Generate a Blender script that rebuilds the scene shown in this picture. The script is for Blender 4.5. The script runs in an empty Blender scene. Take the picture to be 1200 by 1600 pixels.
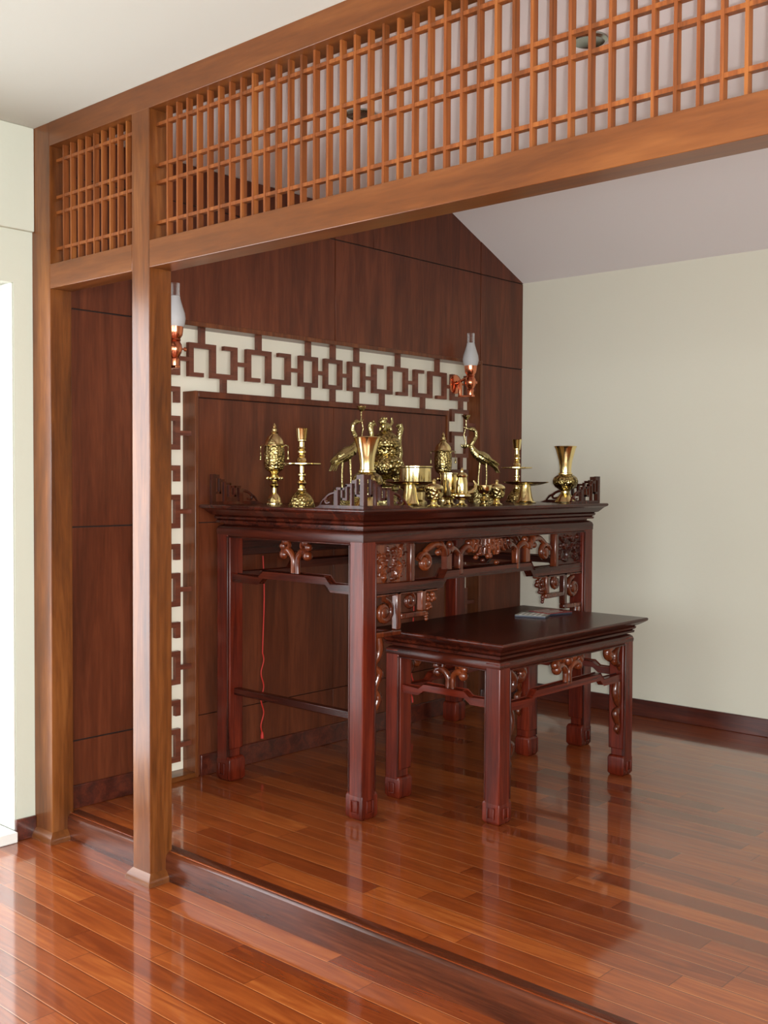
import bpy, math, random
from mathutils import Vector, Matrix
random.seed(7)
PI = math.pi
# ------------------------------------------------------------------ camera, world, light
SC = bpy.context.scene
COL = SC.collection
YAW, PITCH, ROLL = math.radians(42.136), math.radians(1.815), math.radians(.2875)
CAM = Vector((4.13, -2.36, 1.53))
F = Vector((-math.sin(YAW)*math.cos(PITCH), math.cos(YAW)*math.cos(PITCH), -math.sin(PITCH)))
R0 = Vector((math.cos(YAW), math.sin(YAW), 0)); U0 = R0.cross(F)
RR = R0*math.cos(ROLL)+U0*math.sin(ROLL); UU = U0*math.cos(ROLL)-R0*math.sin(ROLL)
cd = bpy.data.cameras.new('camera'); cam = bpy.data.objects.new('camera', cd); COL.objects.link(cam)
cd.sensor_fit = 'VERTICAL'; cd.sensor_height = 24; cd.sensor_width = 18; cd.lens = 1675/1600*24
cam.matrix_world = Matrix(((RR.x, UU.x, -F.x, CAM.x), (RR.y, UU.y, -F.y, CAM.y), (RR.z, UU.z, -F.z, CAM.z), (0, 0, 0, 1)))
cd.clip_start = .05; SC.camera = cam
SC.view_settings.view_transform = 'Standard'; SC.view_settings.look = 'None'
SC.view_settings.gamma = 1; SC.view_settings.use_curve_mapping = False
SC.view_settings.exposure = 0.85
W = bpy.data.worlds.new('sky'); SC.world = W; W.use_nodes = True
bg = W.node_tree.nodes['Background']; bg.inputs[0].default_value = (.86, .93, 1, 1); bg.inputs[1].default_value = 2.2

def area(name, loc, target, sx, sy, power, color):
    l = bpy.data.lights.new(name, 'AREA'); l.shape = 'RECTANGLE'; l.size = sx; l.size_y = sy
    l.energy = power; l.color = color
    o = bpy.data.objects.new(name, l); COL.objects.link(o); o.location = loc
    o.rotation_euler = (Vector(target)-Vector(loc)).to_track_quat('-Z', 'Y').to_euler()
    return o
area('daylight_balcony_door', (-.17, -1.02, 1.25), (2.5, -1.05, 1.0), 1.7, 2.2, 30, (.95, .98, 1))
area('daylight_rear_window', (3.4, -5.15, 1.7), (2.6, 2.0, 1.4), 4.2, 1.6, 54, (.96, .98, 1))
area('daylight_side_window', (6.75, -2.4, 1.65), (.6, 1.6, 1.5), 2.8, 1.6, 72, (.97, .98, 1))
FL = CAM+RR*.045+UU*.0+F*.02
area('camera_flash', FL, FL+F, .03, .02, 48, (1, .97, .93))

# ------------------------------------------------------------------ materials
def mat(name):
    m = bpy.data.materials.new(name); m.use_nodes = True
    return m, m.node_tree, m.node_tree.nodes['Principled BSDF']
def nd(t, typ, **kw):
    n = t.nodes.new(typ)
    for k, v in kw.items(): setattr(n, k, v)
    return n
def lk(t, a, b): t.links.new(a, b)
def mth(t, op, a, b=None, c=None):
    n = nd(t, 'ShaderNodeMath', operation=op)
    for i, v in enumerate((a, b, c)):
        if v is None: continue
        if isinstance(v, (int, float)): n.inputs[i].default_value = v
        else: lk(t, v, n.inputs[i])
    return n.outputs[0]
def ramp(t, fac, stops):
    r = nd(t, 'ShaderNodeValToRGB')
    el = r.color_ramp.elements
    while len(el) < len(stops): el.new(.5)
    for e, (p, c) in zip(el, stops): e.position = p; e.color = (*c, 1)
    lk(t, fac, r.inputs[0]); return r.outputs[0]
def sr(r, g, b):
    f = lambda v: (v/255/12.92 if v/255 <= .04045 else ((v/255+.055)/1.055)**2.4)
    return (f(r), f(g), f(b))
def plain(name, c, rough=.6, metal=0, spec=.5, bump=0, bscale=60):
    m, t, p = mat(name); p.inputs['Base Color'].default_value = (*c, 1)
    p.inputs['Roughness'].default_value = rough; p.inputs['Metallic'].default_value = metal
    p.inputs['Specular IOR Level'].default_value = spec
    if bump:
        n = nd(t, 'ShaderNodeTexNoise'); n.inputs['Scale'].default_value = bscale; n.inputs['Detail'].default_value = 4
        tc = nd(t, 'ShaderNodeTexCoord'); lk(t, tc.outputs['Object'], n.inputs['Vector'])
        b = nd(t, 'ShaderNodeBump'); b.inputs['Strength'].default_value = bump; b.inputs['Distance'].default_value = .01
        lk(t, n.outputs[0], b.inputs['Height']); lk(t, b.outputs[0], p.inputs['Normal'])
    return m
def wood(name, c1, c2, c3, axis='Z', rough=.3, coat=.4, scale=1.0, stretch=14, spec=.5, con=.12):
    m, t, p = mat(name); p.inputs['Specular IOR Level'].default_value = spec
    tc = nd(t, 'ShaderNodeTexCoord'); mp = nd(t, 'ShaderNodeMapping')
    s = [stretch*scale]*3; s['XYZ'.index(axis)] = .9*scale
    mp.inputs['Scale'].default_value = s
    lk(t, tc.outputs['Object'], mp.inputs[0])
    n = nd(t, 'ShaderNodeTexNoise'); n.inputs['Scale'].default_value = 1.3; n.inputs['Detail'].default_value = 6
    n.inputs['Roughness'].default_value = .6; n.inputs['Distortion'].default_value = .7
    lk(t, mp.outputs[0], n.inputs['Vector'])
    n2 = nd(t, 'ShaderNodeTexNoise'); n2.inputs['Scale'].default_value = 9; n2.inputs['Detail'].default_value = 3
    lk(t, mp.outputs[0], n2.inputs['Vector'])
    f = mth(t, 'ADD', mth(t, 'MULTIPLY', n.outputs[0], .75), mth(t, 'MULTIPLY', n2.outputs[0], .25))
    c = ramp(t, f, [(.5-con, c1), (.5, c2), (.5+con, c3)])
    lk(t, c, p.inputs['Base Color'])
    p.inputs['Roughness'].default_value = rough
    p.inputs['Coat Weight'].default_value = coat; p.inputs['Coat Roughness'].default_value = .12
    b = nd(t, 'ShaderNodeBump'); b.inputs['Strength'].default_value = .06; b.inputs['Distance'].default_value = .003
    lk(t, f, b.inputs['Height']); lk(t, b.outputs[0], p.inputs['Normal'])
    return m
def planks(name, cols, L=.92, Wd=.093, rough=.07):
    m, t, p = mat(name)
    tc = nd(t, 'ShaderNodeTexCoord'); sp = nd(t, 'ShaderNodeSeparateXYZ'); lk(t, tc.outputs['Object'], sp.inputs[0])
    yy = mth(t, 'DIVIDE', sp.outputs[1], Wd); row = mth(t, 'FLOOR', yy); fy = mth(t, 'FRACT', yy)
    wn = nd(t, 'ShaderNodeTexWhiteNoise', noise_dimensions='1D'); lk(t, row, wn.inputs['W'])
    xx = mth(t, 'ADD', mth(t, 'DIVIDE', sp.outputs[0], L), mth(t, 'MULTIPLY', wn.outputs['Value'], 5.3))
    col = mth(t, 'FLOOR', xx); fx = mth(t, 'FRACT', xx)
    cv = nd(t, 'ShaderNodeCombineXYZ'); lk(t, row, cv.inputs[0]); lk(t, col, cv.inputs[1])
    w2 = nd(t, 'ShaderNodeTexWhiteNoise', noise_dimensions='2D'); lk(t, cv.outputs[0], w2.inputs['Vector'])
    r = w2.outputs['Value']
    # grain
    cg = nd(t, 'ShaderNodeCombineXYZ')
    lk(t, mth(t, 'ADD', mth(t, 'MULTIPLY', sp.outputs[0], 2.2), mth(t, 'MULTIPLY', r, 40)), cg.inputs[0])
    lk(t, mth(t, 'MULTIPLY', sp.outputs[1], 26), cg.inputs[1]); lk(t, r, cg.inputs[2])
    n = nd(t, 'ShaderNodeTexNoise'); n.inputs['Scale'].default_value = 1; n.inputs['Detail'].default_value = 7
    n.inputs['Distortion'].default_value = 1.6; lk(t, cg.outputs[0], n.inputs['Vector'])
    f = mth(t, 'ADD', mth(t, 'ADD', mth(t, 'MULTIPLY', r, .38), .06), mth(t, 'MULTIPLY', mth(t, 'SUBTRACT', n.outputs[0], .22), .8))
    c = ramp(t, f, [(0, cols[0]), (.35, cols[1]), (.62, cols[2]), (.95, cols[3])])
    # bevelled joints, then glints painted along the board edges
    ey = mth(t, 'MINIMUM', fy, mth(t, 'SUBTRACT', 1, fy)); ex = mth(t, 'MINIMUM', fx, mth(t, 'SUBTRACT', 1, fx))
    jy = mth(t, 'LESS_THAN', ey, .018); jx = mth(t, 'LESS_THAN', ex, .0018)
    j = mth(t, 'MAXIMUM', jy, jx)
    mx = nd(t, 'ShaderNodeMixRGB'); mx.inputs[2].default_value = (*cols[0], 1); lk(t, mth(t, 'MULTIPLY', j, .7), mx.inputs[0]); lk(t, c, mx.inputs[1])
    edge_glint = mth(t, 'MULTIPLY', mth(t, 'GREATER_THAN', fy, .018), mth(t, 'LESS_THAN', fy, .042))  # painted glint: pale line where a board edge would catch light
    mx2 = nd(t, 'ShaderNodeMixRGB'); mx2.inputs[2].default_value = (*sr(222, 148, 92), 1); lk(t, mth(t, 'MULTIPLY', edge_glint, .5), mx2.inputs[0]); lk(t, mx.outputs[0], mx2.inputs[1])
    lk(t, mx2.outputs[0], p.inputs['Base Color'])
    h = mth(t, 'MULTIPLY', mth(t, 'MINIMUM', mth(t, 'MULTIPLY', ey, 18), 1), 1)
    h2 = mth(t, 'ADD', h, mth(t, 'MULTIPLY', n.outputs[0], .12))
    b = nd(t, 'ShaderNodeBump'); b.inputs['Strength'].default_value = .25; b.inputs['Distance'].default_value = .002
    lk(t, h2, b.inputs['Height']); lk(t, b.outputs[0], p.inputs['Normal'])
    p.inputs['Roughness'].default_value = .3
    p.inputs['Specular IOR Level'].default_value = .15; p.inputs['Coat Weight'].default_value = 1.0; p.inputs['Coat Roughness'].default_value = rough
    # slight per-board tilt of the lacquer sheen
    lk(t, mth(t, 'ADD', .26, mth(t, 'MULTIPLY', r, .1)), p.inputs['Roughness'])
    return m
def metal(name, c, rough=.16, bump=0, bscale=120, dark=None):
    m, t, p = mat(name); p.inputs['Metallic'].default_value = 1; p.inputs['Base Color'].default_value = (*c, 1)
    p.inputs['Roughness'].default_value = rough
    if bump:
        tc = nd(t, 'ShaderNodeTexCoord'); n = nd(t, 'ShaderNodeTexVoronoi', feature='SMOOTH_F1'); n.inputs['Scale'].default_value = bscale
        lk(t, tc.outputs['Object'], n.inputs['Vector'])
        b = nd(t, 'ShaderNodeBump'); b.inputs['Strength'].default_value = bump; b.inputs['Distance'].default_value = .006
        lk(t, n.outputs[0], b.inputs['Height']); lk(t, b.outputs[0], p.inputs['Normal'])
        if dark:
            lk(t, ramp(t, n.outputs[0], [(.25, c), (.7, dark)]), p.inputs['Base Color'])
    return m

FR = (sr(74, 38, 14), sr(104, 57, 23), sr(130, 78, 36))
MF = {a: wood('frame_wood_'+a, *FR, axis=a, stretch=9, con=.24 if a == 'X' else .15, rough=.28, coat=.1, spec=.4) for a in 'XYZ'}
PN = (sr(76, 35, 18), sr(92, 44, 24), sr(107, 54, 31))
MP = {a: wood('panel_wood_'+a, *PN, axis=a, rough=.38, coat=.05, stretch=9, spec=.35) for a in 'YZ'}
FRT = wood('fret_wood', sr(84, 42, 28), sr(100, 52, 35), sr(114, 62, 42), axis='Y', rough=.4, coat=.15)
DK = (sr(42, 14, 8), sr(58, 21, 12), sr(78, 30, 16))
MA = {a: wood('rosewood_'+a, *DK, axis=a, rough=.24, coat=0, spec=.32) for a in 'XYZ'}
DKR = (sr(58, 20, 9), sr(80, 32, 14), sr(112, 52, 24))
DK2 = (sr(62, 18, 9), sr(86, 27, 14), sr(108, 38, 20))
ML = {a: wood('rosewood_bounce_'+a, *DK2, axis=a, rough=.24, coat=0, spec=.32) for a in 'XYZ'}  # reddened rosewood, warm floor bounce painted into the colour
MCARV = wood('rosewood_carved', *DKR, axis='Z', rough=.16, coat=.4, stretch=8, spec=.4)
SK = wood('skirting_wood', sr(52, 20, 14), sr(74, 30, 20), sr(96, 42, 26), axis='X', rough=.3, coat=.5)
STEP = wood('step_wood', sr(56, 24, 12), sr(76, 34, 17), sr(96, 47, 25), axis='X', rough=.22, coat=.1, spec=.4)
EDGE = wood('panel_wood_lit_edge', sr(82, 42, 20), sr(100, 52, 26), sr(118, 66, 34), axis='Z', rough=.3, coat=.1, spec=.4)  # panel wood lightened, side light painted onto stiles and recess edges
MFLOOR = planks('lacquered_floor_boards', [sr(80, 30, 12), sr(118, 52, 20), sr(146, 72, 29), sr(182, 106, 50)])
MWALL = plain('cream_wall_paint', sr(226, 225, 208), .85, bump=.05)
MNC = plain('near_ceiling_dimmed', sr(192, 193, 183), .9)  # ceiling white darkened to offset the strong rear window light
MNW = plain('near_wall_dimmed', sr(200, 204, 188), .85, bump=.05)  # wall colour darkened to offset the bright light on this side
MCEIL = plain('white_ceiling_paint', sr(236, 232, 232), .9)
MBACK = plain('cream_recess_board', sr(236, 230, 210), .8)
MWHITE = plain('white_door_enamel', sr(235, 235, 230), .4)
BR = sr(240, 220, 160)
MB_ = metal('polished_brass', BR, .15)
MBR = metal('embossed_brass', sr(214, 192, 128), .24, .9, 95, sr(96, 80, 46))
MBD = metal('aged_brass', sr(190, 176, 124), .26, .5, 130)
MCU = metal('copper', sr(226, 140, 104), .2)
MDARK = plain('dark_joint', sr(30, 16, 12), .7)
MRED = plain('red_cord', sr(190, 42, 30), .5)
MPLAST = plain('red_print', sr(150, 52, 50), .25)
MGREY = plain('grey_print', sr(150, 150, 142), .3)
MBLUE = plain('dark_blue_edge', sr(40, 44, 58), .4)
mg, tg, pg = mat('clear_glass'); pg.inputs['Roughness'].default_value = .03
_tr = nd(tg, 'ShaderNodeBsdfTransparent'); _mx = nd(tg, 'ShaderNodeMixShader'); _lw = nd(tg, 'ShaderNodeLayerWeight'); _lw.inputs[0].default_value = .35
pg.inputs['Base Color'].default_value = (.75, .75, .75, 1); lk(tg, _lw.outputs['Facing'], _mx.inputs[0]); lk(tg, _tr.outputs[0], _mx.inputs[1]); lk(tg, pg.outputs[0], _mx.inputs[2])
lk(tg, _mx.outputs[0], tg.nodes['Material Output'].inputs['Surface'])
MGL = mg
mg, tg, pg = mat('frosted_glass'); pg.inputs['Base Color'].default_value = (*sr(225, 225, 225), 1); pg.inputs['Transmission Weight'].default_value = .45; pg.inputs['Roughness'].default_value = .5
MFG = mg
MLENS = plain('downlight_lens', sr(200, 205, 195), .2)
MCHR = metal('brushed_chrome_ring', sr(170, 175, 168), .25)

# ------------------------------------------------------------------ mesh helpers
class MB:
    def __init__(s): s.v = []; s.f = []
    def add(s, vs, fs):
        n = len(s.v); s.v += [tuple(v) for v in vs]; s.f += [tuple(i+n for i in f) for f in fs]; return s
    def box(s, x0, x1, y0, y1, z0, z1):
        v = [(x, y, z) for x in (x0, x1) for y in (y0, y1) for z in (z0, z1)]
        return s.add(v, [(0, 1, 3, 2), (4, 6, 7, 5), (0, 4, 5, 1), (2, 3, 7, 6), (0, 2, 6, 4), (1, 5, 7, 3)])
    def loft(s, loops, cap=True):
        n = len(loops[0]); vs = [p for l in loops for p in l]; fs = []
        for i in range(len(loops)-1):
            for k in range(n):
                a = i*n+k; b = i*n+(k+1) % n; fs.append((a, b, b+n, a+n))
        if cap: fs.append(tuple(range(n))[::-1]); fs.append(tuple((len(loops)-1)*n+k for k in range(n)))
        return s.add(vs, fs)
    def rect_loft(s, x0, x1, y0, y1, prof):   # prof (offset, z)
        return s.loft([[(x0-o, y0-o, z), (x1+o, y0-o, z), (x1+o, y1+o, z), (x0-o, y1+o, z)] for o, z in prof])
    def prism(s, pts, fn, d0, d1):            # polygon in (a,b), extruded along depth by fn(a,b,d)
        n = len(pts); v = [fn(a, b, d0) for a, b in pts]+[fn(a, b, d1) for a, b in pts]
        fs = [tuple(range(n))[::-1], tuple(range(n, 2*n))]+[(k, (k+1) % n, (k+1) % n+n, k+n) for k in range(n)]
        return s.add(v, fs)
    def lathe(s, prof, c=(0, 0, 0), seg=32, sy=1.0):
        cx, cy, cz = c; loops = []
        for r, z in prof:
            r = max(r, .0004)
            loops.append([(cx+r*math.cos(2*PI*k/seg), cy+sy*r*math.sin(2*PI*k/seg), cz+z) for k in range(seg)])
        return s.loft(loops)
    def tube(s, pts, rad, seg=8, depth=None, dk=1.0):   # pts Vector list; rad scalar or list; depth = fixed flattening direction
        pts = [Vector(p) for p in pts]; n = len(pts)
        if isinstance(rad, (int, float)): rad = [rad]*n
        loops = []; prev = None
        for i, p in enumerate(pts):
            t = (pts[min(i+1, n-1)]-pts[max(i-1, 0)])
            if t.length < 1e-9: t = Vector((0, 0, 1))
            t.normalize()
            if depth is not None: d = Vector(depth); a = t.cross(d).normalized(); b = d*dk
            else:
                if prev is None: a = t.orthogonal().normalized()
                else: a = (prev-t*prev.dot(t)).normalized()
                prev = a; b = t.cross(a)
            loops.append([p+a*rad[i]*math.cos(2*PI*k/seg)+b*rad[i]*math.sin(2*PI*k/seg) for k in range(seg)])
        return s.loft(loops)
    def ball(s, c, r, seg=12, m=None):
        if isinstance(r, (int, float)): r = (r, r, r)
        loops = []; h = seg//2
        for i in range(h+1):
            th = PI*i/h; sn = max(math.sin(th), .02)
            loops.append([Vector((r[0]*sn*math.cos(2*PI*k/seg), r[1]*sn*math.sin(2*PI*k/seg), -r[2]*math.cos(th))) for k in range(seg)])
        c = Vector(c)
        loops = [[c+((m @ v) if m is not None else v) for v in l] for l in loops]
        return s.loft(loops)
    def build(s, name, material, parent=None, origin=None, smooth=None, bevel=0, kind=None, segs=2):
        me = bpy.data.meshes.new(name)
        o = Vector(origin) if origin is not None else (Vector(parent['_o']) if parent is not None and '_o' in parent else Vector((0, 0, 0)))
        me.from_pydata([tuple(Vector(v)-o) for v in s.v], [], s.f); me.materials.append(material); me.update()
        ob = bpy.data.objects.new(name, me); COL.objects.link(ob)
        if parent is not None:
            ob.parent = parent
            if '_o' in parent: ob['_o'] = parent['_o']
        else:
            ob.location = o
        if bevel:
            b = ob.modifiers.new('bevel', 'BEVEL'); b.width = bevel; b.segments = segs; b.limit_method = 'ANGLE'; b.angle_limit = .6
        if smooth or bevel:
            me.shade_smooth(); me.set_sharp_from_angle(angle=math.radians(smooth if smooth else 40))
        if kind: ob['kind'] = kind
        return ob
def thing(name, label, cat, origin, group=None, rz=0):
    o = bpy.data.objects.new(name, None); COL.objects.link(o); o.location = origin; o.rotation_euler = (0, 0, rz)
    o.empty_display_size = .05; o['label'] = label; o['category'] = cat; o['_o'] = (0.0, 0.0, 0.0) if rz == 'x' else tuple(origin)
    if group: o['group'] = group
    return o
def local_thing(name, label, cat, origin, group=None, rz=0):   # parts given in local coordinates
    o = thing(name, label, cat, origin, group, rz); del o['_o']; return o
def tag(o, label, cat, group=None):
    o['label'] = label; o['category'] = cat
    if group: o['group'] = group
    return o
def S(name, mb, m, **kw): return mb.build(name, m, kind='structure', **kw)

H = .11           # alcove floor height
XW = .10          # wood wall plane
YB = 3.43         # white back wall
# ------------------------------------------------------------------ setting
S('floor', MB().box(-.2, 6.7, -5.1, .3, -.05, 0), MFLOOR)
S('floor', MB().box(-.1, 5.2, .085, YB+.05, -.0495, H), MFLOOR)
# rounded nosing of the step
nose = MB(); prof = [(.07, 0), (.07, .085), (.073, .098), (.082, .106), (.094, .1105), (.13, .1115), (.13, 0)]
nose.loft([[(x, y, z) for y, z in prof] for x in (.13, 5.2)])
S('trim_1', nose, STEP, smooth=35)
# near left wall with the balcony door opening (y -1.95..-.10)
wl = MB(); wl.box(-.2, 0, -.085, .16, 0, 3.0); wl.box(-.2, 0, -1.95, -.085, 2.33, 3.0); wl.box(-.2, 0, -5.1, -1.95, 0, 3.0)
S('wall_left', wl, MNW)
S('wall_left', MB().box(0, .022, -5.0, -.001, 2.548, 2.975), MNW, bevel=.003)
S('trim_2', MB().box(-.2, .03, -1.95, -.095, 0, .045), MWHITE, bevel=.004)
dr = MB(); dr.box(-.199, -.004, -.0965, -.0855, .045, 2.33); dr.box(-.24, -.2, -1.95, -1.88, .045, 2.33); dr.box(-.24, -.2, -1.06, -.98, .045, 2.33); dr.box(-.24, -.2, -.15, -.0855, .045, 2.33)
dr.box(-.24, -.2, -1.95, -.0855, 2.25, 2.33); dr.box(-.24, -.2, -1.95, -.0855, .045, .14)
d = S('door_1', dr, MWHITE, bevel=.004)
MB().box(-.223, -.217, -1.88, -1.06, .14, 2.25).build('glass_pane', MGL, d)
MB().box(-.223, -.217, -.98, -.17, .14, 2.25).build('glass_pane', MGL, d)
bb = MB(); bb.box(0, .014, -.094, .0, 0, .09); bb.box(0, .014, -5.0, -1.95, 0, .09)
S('baseboard_left', bb, SK, bevel=.003)
# rear and right wall of the near room, with window openings behind the camera
w = MB(); w.box(0, 6.6, -5.1, -5.0, 0, .9); w.box(0, 6.6, -5.1, -5.0, 2.5, 3.0); w.box(0, 1.3, -5.1, -5.0, .9, 2.5); w.box(5.5, 6.6, -5.1, -5.0, .9, 2.5)
S('wall_rear', w, MWALL)
w = MB(); w.box(6.6, 6.7, -5.1, .2, 0, .85); w.box(6.6, 6.7, -5.1, .2, 2.45, 3.0); w.box(6.6, 6.7, -5.1, -3.8, .85, 2.45); w.box(6.6, 6.7, -1, .2, .85, 2.45)
S('wall_right', w, MWALL)
S('wall_front', MB().box(4.46, 6.7, .0, .1, 0, 3.0), MWALL)
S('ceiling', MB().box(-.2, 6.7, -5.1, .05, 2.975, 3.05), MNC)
S('ceiling', MB().box(-.2, 5.2, .05, 2.0, 2.975, 3.05), MCEIL)
# raised sloping ceiling over the alcove
zs = lambda y: 2.795+(YB-y)*.43
S('ceiling', MB().prism([(2.0, zs(2.0)), (YB+.05, zs(YB+.05)), (YB+.05, zs(YB+.05)+.08), (2.0, zs(2.0)+.08)], lambda a, b, dd: (dd, a, b), -.1, 5.2), MCEIL)
S('ceiling', MB().box(-.1, 5.2, 2.0, 2.05, 2.975, zs(2.0)+.1), MCEIL)
S('wall_back', MB().box(-.1, 5.2, YB, YB+.1, 0, 2.9), MWALL)
S('wall_alcove_right', MB().box(5.0, 5.1, .1, YB, 0, 3.5), MWALL)
S('baseboard_back', MB().box(XW, 5.0, YB-.016, YB, H, H+.10), SK, bevel=.003)

# wood clad left wall of the alcove: boards with dark joints, recess for the lattice
RY0, RY1, RZ1 = .475, 2.975, 2.238
BY0, BY1, BZ1 = .775, 2.675, 1.935
wm = MB(); g = .003
def board(y0, y1, z0, z1, top=None):
    if top is None: wm.box(0.0, XW, y0+g, y1-g, z0+g, z1-g)
    else: wm.prism([(y0+g, z0+g), (y1-g, z0+g), (y1-g, top(y1)), (y0+g, top(y0))], lambda a, b, dd: (dd, a, b), 0, XW)
for z0, z1 in ((H, .40), (.40, 1.315), (1.315, RZ1)): board(.0855, RY0, z0, z1)
for z0, z1 in ((H, .40), (.40, 1.315), (1.315, RZ1)): board(RY1, YB, z0, z1)
for y0, y1 in ((.0855, RY0), (RY0, 1.70), (1.70, RY1), (RY1, YB)):
    board(y0, y1, RZ1, 2.79)
board(.0855, 1.70, 2.79, 2.975); board(1.70, 2.0, 2.79, 2.975)
wm.prism([(2.0, 2.79+g), (RY1-g, 2.79+g), (RY1-g, zs(RY1)), (2.0, zs(2.0))], lambda a, b, dd: (dd, a, b), 0, XW)
wm.prism([(RY1+g, 2.79+g), (YB, 2.79+g), (YB, zs(YB)), (RY1+g, zs(RY1))], lambda a, b, dd: (dd, a, b), 0, XW)
S('wall_alcove_left', wm, MP['Z'], bevel=.0012, segs=1)
S('wall_alcove_left', MB().box(-.04, -.001, .0855, YB, H, 3.5), MDARK)
bk = MB(); bk.box(0.0, XW-.006, .0855, RY0, H, 2.97); bk.box(0, XW-.006, RY1, YB, H, 2.9); bk.box(0, XW-.006, RY0, RY1, RZ1+.004, 2.97)
S('wall_alcove_left', bk, MDARK)
S('trim_3', MB().box(-.0008, .0025, RY0, RY1, H, RZ1), MBACK)
rt = MB(); rt.box(.0, XW+.006, RY1-.004, RY1+.018, H, RZ1+.02); rt.box(0, XW+.006, RY0-.018, RY0+.004, H, RZ1+.02); rt.box(0, XW+.006, RY0+.004, RY1-.004, RZ1-.004, RZ1+.018)
S('trim_4', rt, EDGE, bevel=.002)
sill = MB(); sill.box(.0025, XW+.004, RY0+.004, BY0, H, .135); sill.box(.0025, XW+.004, BY1, RY1-.004, H, .135)
S('trim_5', sill, MF['Y'], bevel=.003)
sb = MB(); sb.box(XW, XW+.012, .10, RY0-.02, H, H+.1); sb.box(XW, XW+.012, RY1+.02, YB-.018, H, H+.1)
S('baseboard_alcove', sb, SK, bevel=.003)

# raised wooden panel in the middle of the wall
O = (XW, 1.725, H)
pb = thing('wall_panel', 'raised dark wooden wall panel framed by the white fretwork band behind the altar', 'panel', O)
fb = MB()
fs_ = MB(); fs_.box(.0025, XW+.0, BY0, BY0+.02, H, BZ1); fs_.build('frame_stile', EDGE, pb, bevel=.003)
fs_ = MB(); fs_.box(.0025, XW, BY1-.02, BY1, H, BZ1); fs_.build('frame_stile', EDGE, pb, bevel=.003)
fb.box(.0025, XW, BY0+.02, BY1-.02, BZ1-.03, BZ1)
fb.build('frame', MP['Z'], pb, bevel=.003).modifiers[0].segments = 2
pnl = MB()
for y0, y1 in ((BY0+.022, 1.70), (1.70, BY1-.022)):
    for z0, z1 in ((H, .40), (.40, 1.315), (1.315, BZ1-.032)): pnl.box(.02, XW-.008, y0+g*.7, y1-g*.7, z0+g*.7, z1-g*.7)
pnl.build('panel', MP['Z'], pb, bevel=.001)
MB().box(.004, .08, BY0+.02, BY1-.02, H, BZ1-.03).build('backing', MDARK, pb)
MB().box(XW-.008, XW+.006, BY0+.03, BY1-.03, H, H+.1).build('skirting', SK, pb, bevel=.003)

# fretwork in the recess
xf0, xf1 = .048, .070; bw = .028; cy = 1.724
fw = thing('fretwork_lattice', 'brown meander fretwork strips over the white band around the wall panel', 'lattice', (xf0, cy, H))
def mir(segs): return segs+[(2*cy-b, 2*cy-a, c, d_) for a, b, c, d_ in segs]
top = []; zb0, zb1 = 2.003, 2.162; tz = .024
def vb(y, a=zb0, b=zb1): return (y, y+bw, a, b)
for k in (0, 1):
    y = .762+.355*k; y2 = y+.134; y3 = y+.267
    top += [vb(y), vb(y2), vb(y3), (y+bw, y+.088, zb0, zb0+tz-.004), (y+bw, y2, zb1-tz, zb1), (y2+bw, y3, zb0, zb0+tz),
            (y3-.055, y3, zb1-tz+.004, zb1), (y3+bw, y+.355 if k == 0 else 1.476, 2.072, 2.092),
            (y+.068, y+.096, zb1, RZ1), (y2+.066, y2+.094, BZ1, zb0)]
top += [(.712, .762, 2.072, 2.092)]
rc = []
for y in (1.476, ):
    rc += [(y, y+.024, zb0, zb1), (y+.106, y+.13, zb0, zb1), (y+.024, y+.106, zb0, zb0+.022), (y+.024, y+.106, zb1-.022, zb1), (y+.13, y+.182, 2.072, 2.092), (y+.051, y+.079, zb1, RZ1), (y+.051, y+.079, BZ1, zb0)]
ctr = [(1.658, 1.682, zb0, zb1), (1.766, 1.79, zb0, zb1), (1.682, 1.766, zb0, zb0+.022), (1.682, 1.766, zb1-.022, zb1), (1.71, 1.738, zb1, RZ1), (1.71, 1.738, BZ1, zb0)]
# corner piece, then side band (left; mirrored for right)
si = .712-bw; so = .545
side = [(si, .712, zb0, 2.16), (so, si, zb0, zb0+.024), (so, so+bw, zb0+.024, 2.16), (RY0, so, 2.072, 2.092), (.60, .628, 1.95, zb0)]
sides = []
for k in range(5):
    zt = 1.95-.366*k
    sides += [(so, .712, zt-.024, zt), (si, .712, zt-.075, zt-.024), (so, so+bw, zt-.160, zt-.024),          # H1, tick, outer join
              (so+bw, .712, zt-.160, zt-.136), (si, .712, zt-.269, zt-.160), (so, si, zt-.293, zt-.269), (si, .712, zt-.293, zt-.269),
              (so, so+bw, zt-.269, zt-.220), (.712, BY0, zt-.226, zt-.204), (RY0, so, zt-.10, zt-.078)]
    if k < 4: sides += [(.60, .628, zt-.366, zt-.293)]
def strip(segs, name):
    m = MB()
    for a, b, c, d_ in segs: m.box(xf0, xf1, a, b, c, d_)
    return m.build(name, FRT, fw)
strip(mir(top)+mir(rc)+ctr, 'top_band')
strip(side+sides, 'side_band')
strip([(2*cy-b, 2*cy-a, c, d_) for a, b, c, d_ in side+sides], 'side_band')

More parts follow.
